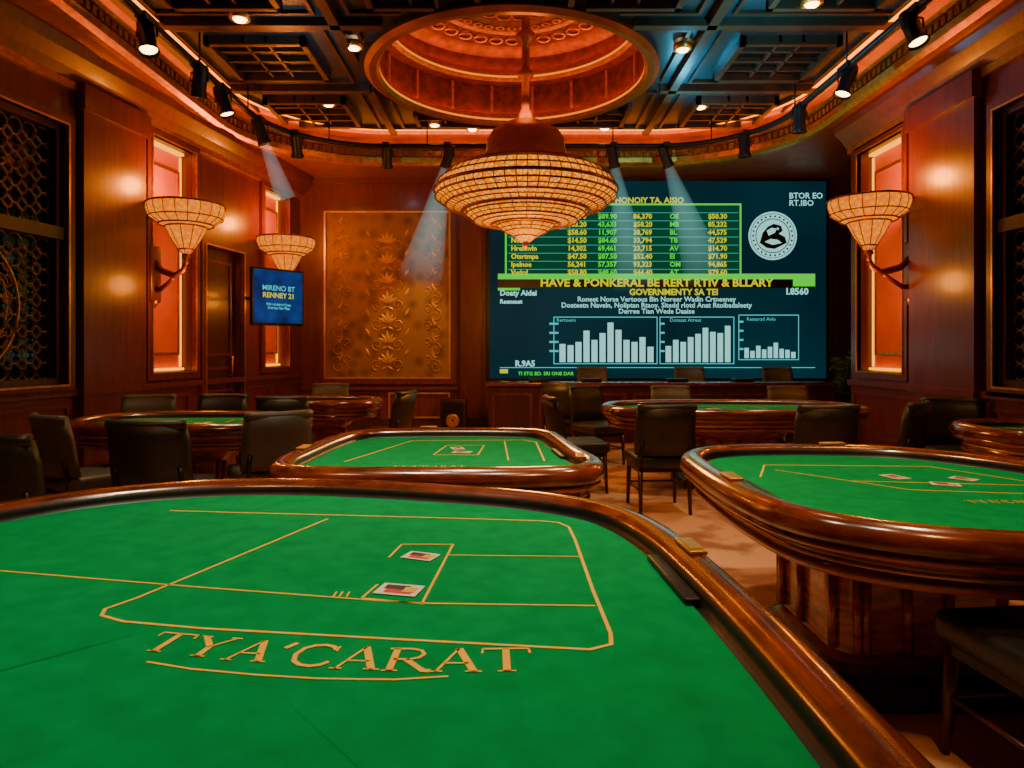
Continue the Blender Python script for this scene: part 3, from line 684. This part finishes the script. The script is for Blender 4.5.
L2=[([(-.92,3.75),(-.68,4.62),(.08,4.66),(.16,4.55),(.18,3.78)],.010,False),([(-.42,4.4),(-.18,4.4),(-.2,4.0),(-.46,4.0),(-.42,4.4)],.008,False),([(-.05,4.6),(-.02,3.8)],.008,False)]
t2=catmull([(.48,3.55),(.42,3.95),(.36,4.45),(.30,4.78),(.12,4.93),(-.38,4.98),(-.9,4.93),(-1.14,4.78),(-1.22,4.45),(-1.25,3.95),(-1.25,3.55),(-1.14,3.3),(-.88,3.22),(-.36,3.20),(.14,3.22),(.38,3.3)],5)
table('baccarat_table',t2,(-.38,4.1,.4,.35),L2,("TYA'CARAT",lambda t:(-.64+.40*t,3.58,0,1),.05,.04),[(-.34,4.26,.3,1.2),(-.30,4.1,1.3,1.2)],
  [(.36,3.6,1.5,.14,.05,.826),(-.6,4.915,0,.12,.05,.826),(-1.19,3.9,pi/2,.14,.05,.826)],[(.27,4.0,.12,.03,.3)])
t3=catmull([(.90,3.45),(.95,3.82),(1.2,4.06),(1.7,4.12),(2.25,4.0),(2.6,3.6),(2.75,3.05),(2.65,2.45),(2.35,2.12),(1.95,2.02),(1.5,2.06),(1.18,2.2),(.97,2.45),(.90,2.9)],6)
L3=[([(1.2,3.3),(1.35,3.65),(2.2,3.6),(2.4,3.2),(2.35,2.6)],.009,False),([(1.35,3.5),(1.75,3.0),(2.3,2.9)],.008,False),([(1.6,3.2),(2.35,3.1)],.008,False)]
table('baccarat_table',t3,(1.66,3.05,.36,.32),L3,("TYA'CARAT",lambda t:(1.84+.36*t,2.74,.05,1),.05,.036),[(1.85,3.3,.3,1.3),(1.98,3.12,1.2,1.3),(2.15,3.25,.6,1.2)],
  [(.965,3.0,pi/2,.16,.06,.826),(1.9,4.05,0,.14,.05,.826)],[(1.07,2.95,0,.035,.4)])
def oval(cx,cy,a,b,n=56,p=2.6):
    return [(cx+a*math.copysign(abs(math.cos(2*pi*i/n))**(2/p),math.cos(2*pi*i/n)),cy+b*math.copysign(abs(math.sin(2*pi*i/n))**(2/p),math.sin(2*pi*i/n))) for i in range(n)]
table('card_table',oval(2.28,7.1,1.35,.72),(2.28,7.1,.45,.25),P2(2.28,7.1,1.2,.6),None,[(2.1,7.1,.3,1.6),(2.5,7.0,1.2,1.6)])
table('card_table',oval(-2.68,5.75,.97,.6),(-2.68,5.75,.3,.2),P2(-2.68,5.75,.8,.5),None,[(-2.6,5.7,.3,1.6)])
table('card_table',oval(-2.2,8.0,.68,.48),(-2.2,8.0,.25,.2),P2(-2.2,8,.5,.35),None,[(-2.2,8.0,.3,1.4)])
table('card_table',oval(3.88,5.1,.46,.52),(3.88,5.1,.2,.2),P2(3.88,5.1,.3,.4),None,[(3.8,5.1,.3,1.4)])
# ---- potted palm and speaker
LEAF=mat('palm_leaf',(.035,.12,.025),.5,0,(.07,.2,.04),10)
pl=empty('potted_palm',(5.12,10.55,0))
b=B('pot',[BLACK]); b.lathe([(.001,0),(.13,0),(.16,.3),(.18,.42),(.16,.42),(.14,.38),(.001,.38)],24); b.make(pl)
b=B('fronds',[LEAF]); random.seed(5)
for k in range(24):
    a=random.random()*2*pi; L=.16+random.random()*.12; h=.95+random.random()*.6
    p=[Vector((L*t*math.cos(a)*t,L*t*math.sin(a)*t,.38+(h-.38)*(1-(1-t)**1.6)-.18*t**4)) for t in [i/8 for i in range(9)]]
    b.tube(p,.006,0,4)
    for i in range(3,9):
        for s_ in(-1,1):
            d=Vector((-math.sin(a)*s_,math.cos(a)*s_,-.25))*.11+(p[i]-p[i-1])*.6; q=p[i]; n=(p[i]-p[i-1]).normalized()*.016
            b.add([q-n,q+n,q+d],[(0,1,2)],0)
b.make(pl,normals=False)
sp=empty('floor_speaker',(-.95,11.1,0)); b=B('speaker_cabinet',[WOODD,BLACK,GOLDL]); b.rbox((0,0,.3),(.42,.34,.6),.015,0); b.box(-.17,.17,-.176,-.17,.06,.54,1)
b.lathe([(.1,0),(.11,.01),(.1,.02),(.02,-.0)],20,2,T=Matrix.Translation((0,-.178,.25))@Matrix.Rotation(pi/2,4,'X')); b.make(sp)
# ---- world + camera
w=bpy.data.worlds.new('world'); S.world=w; w.use_nodes=True
w.node_tree.nodes['Background'].inputs[0].default_value=(.9,.35,.15,1); w.node_tree.nodes['Background'].inputs[1].default_value=.03
c=bpy.data.cameras.new('camera'); c.lens=24; c.sensor_width=36; c.shift_y=-34/1024; c.clip_end=60; c.clip_start=.05
co=bpy.data.objects.new('camera',c); co.location=(0,0,1.38); co.rotation_euler=(pi/2,0,0); COL.objects.link(co); S.camera=co
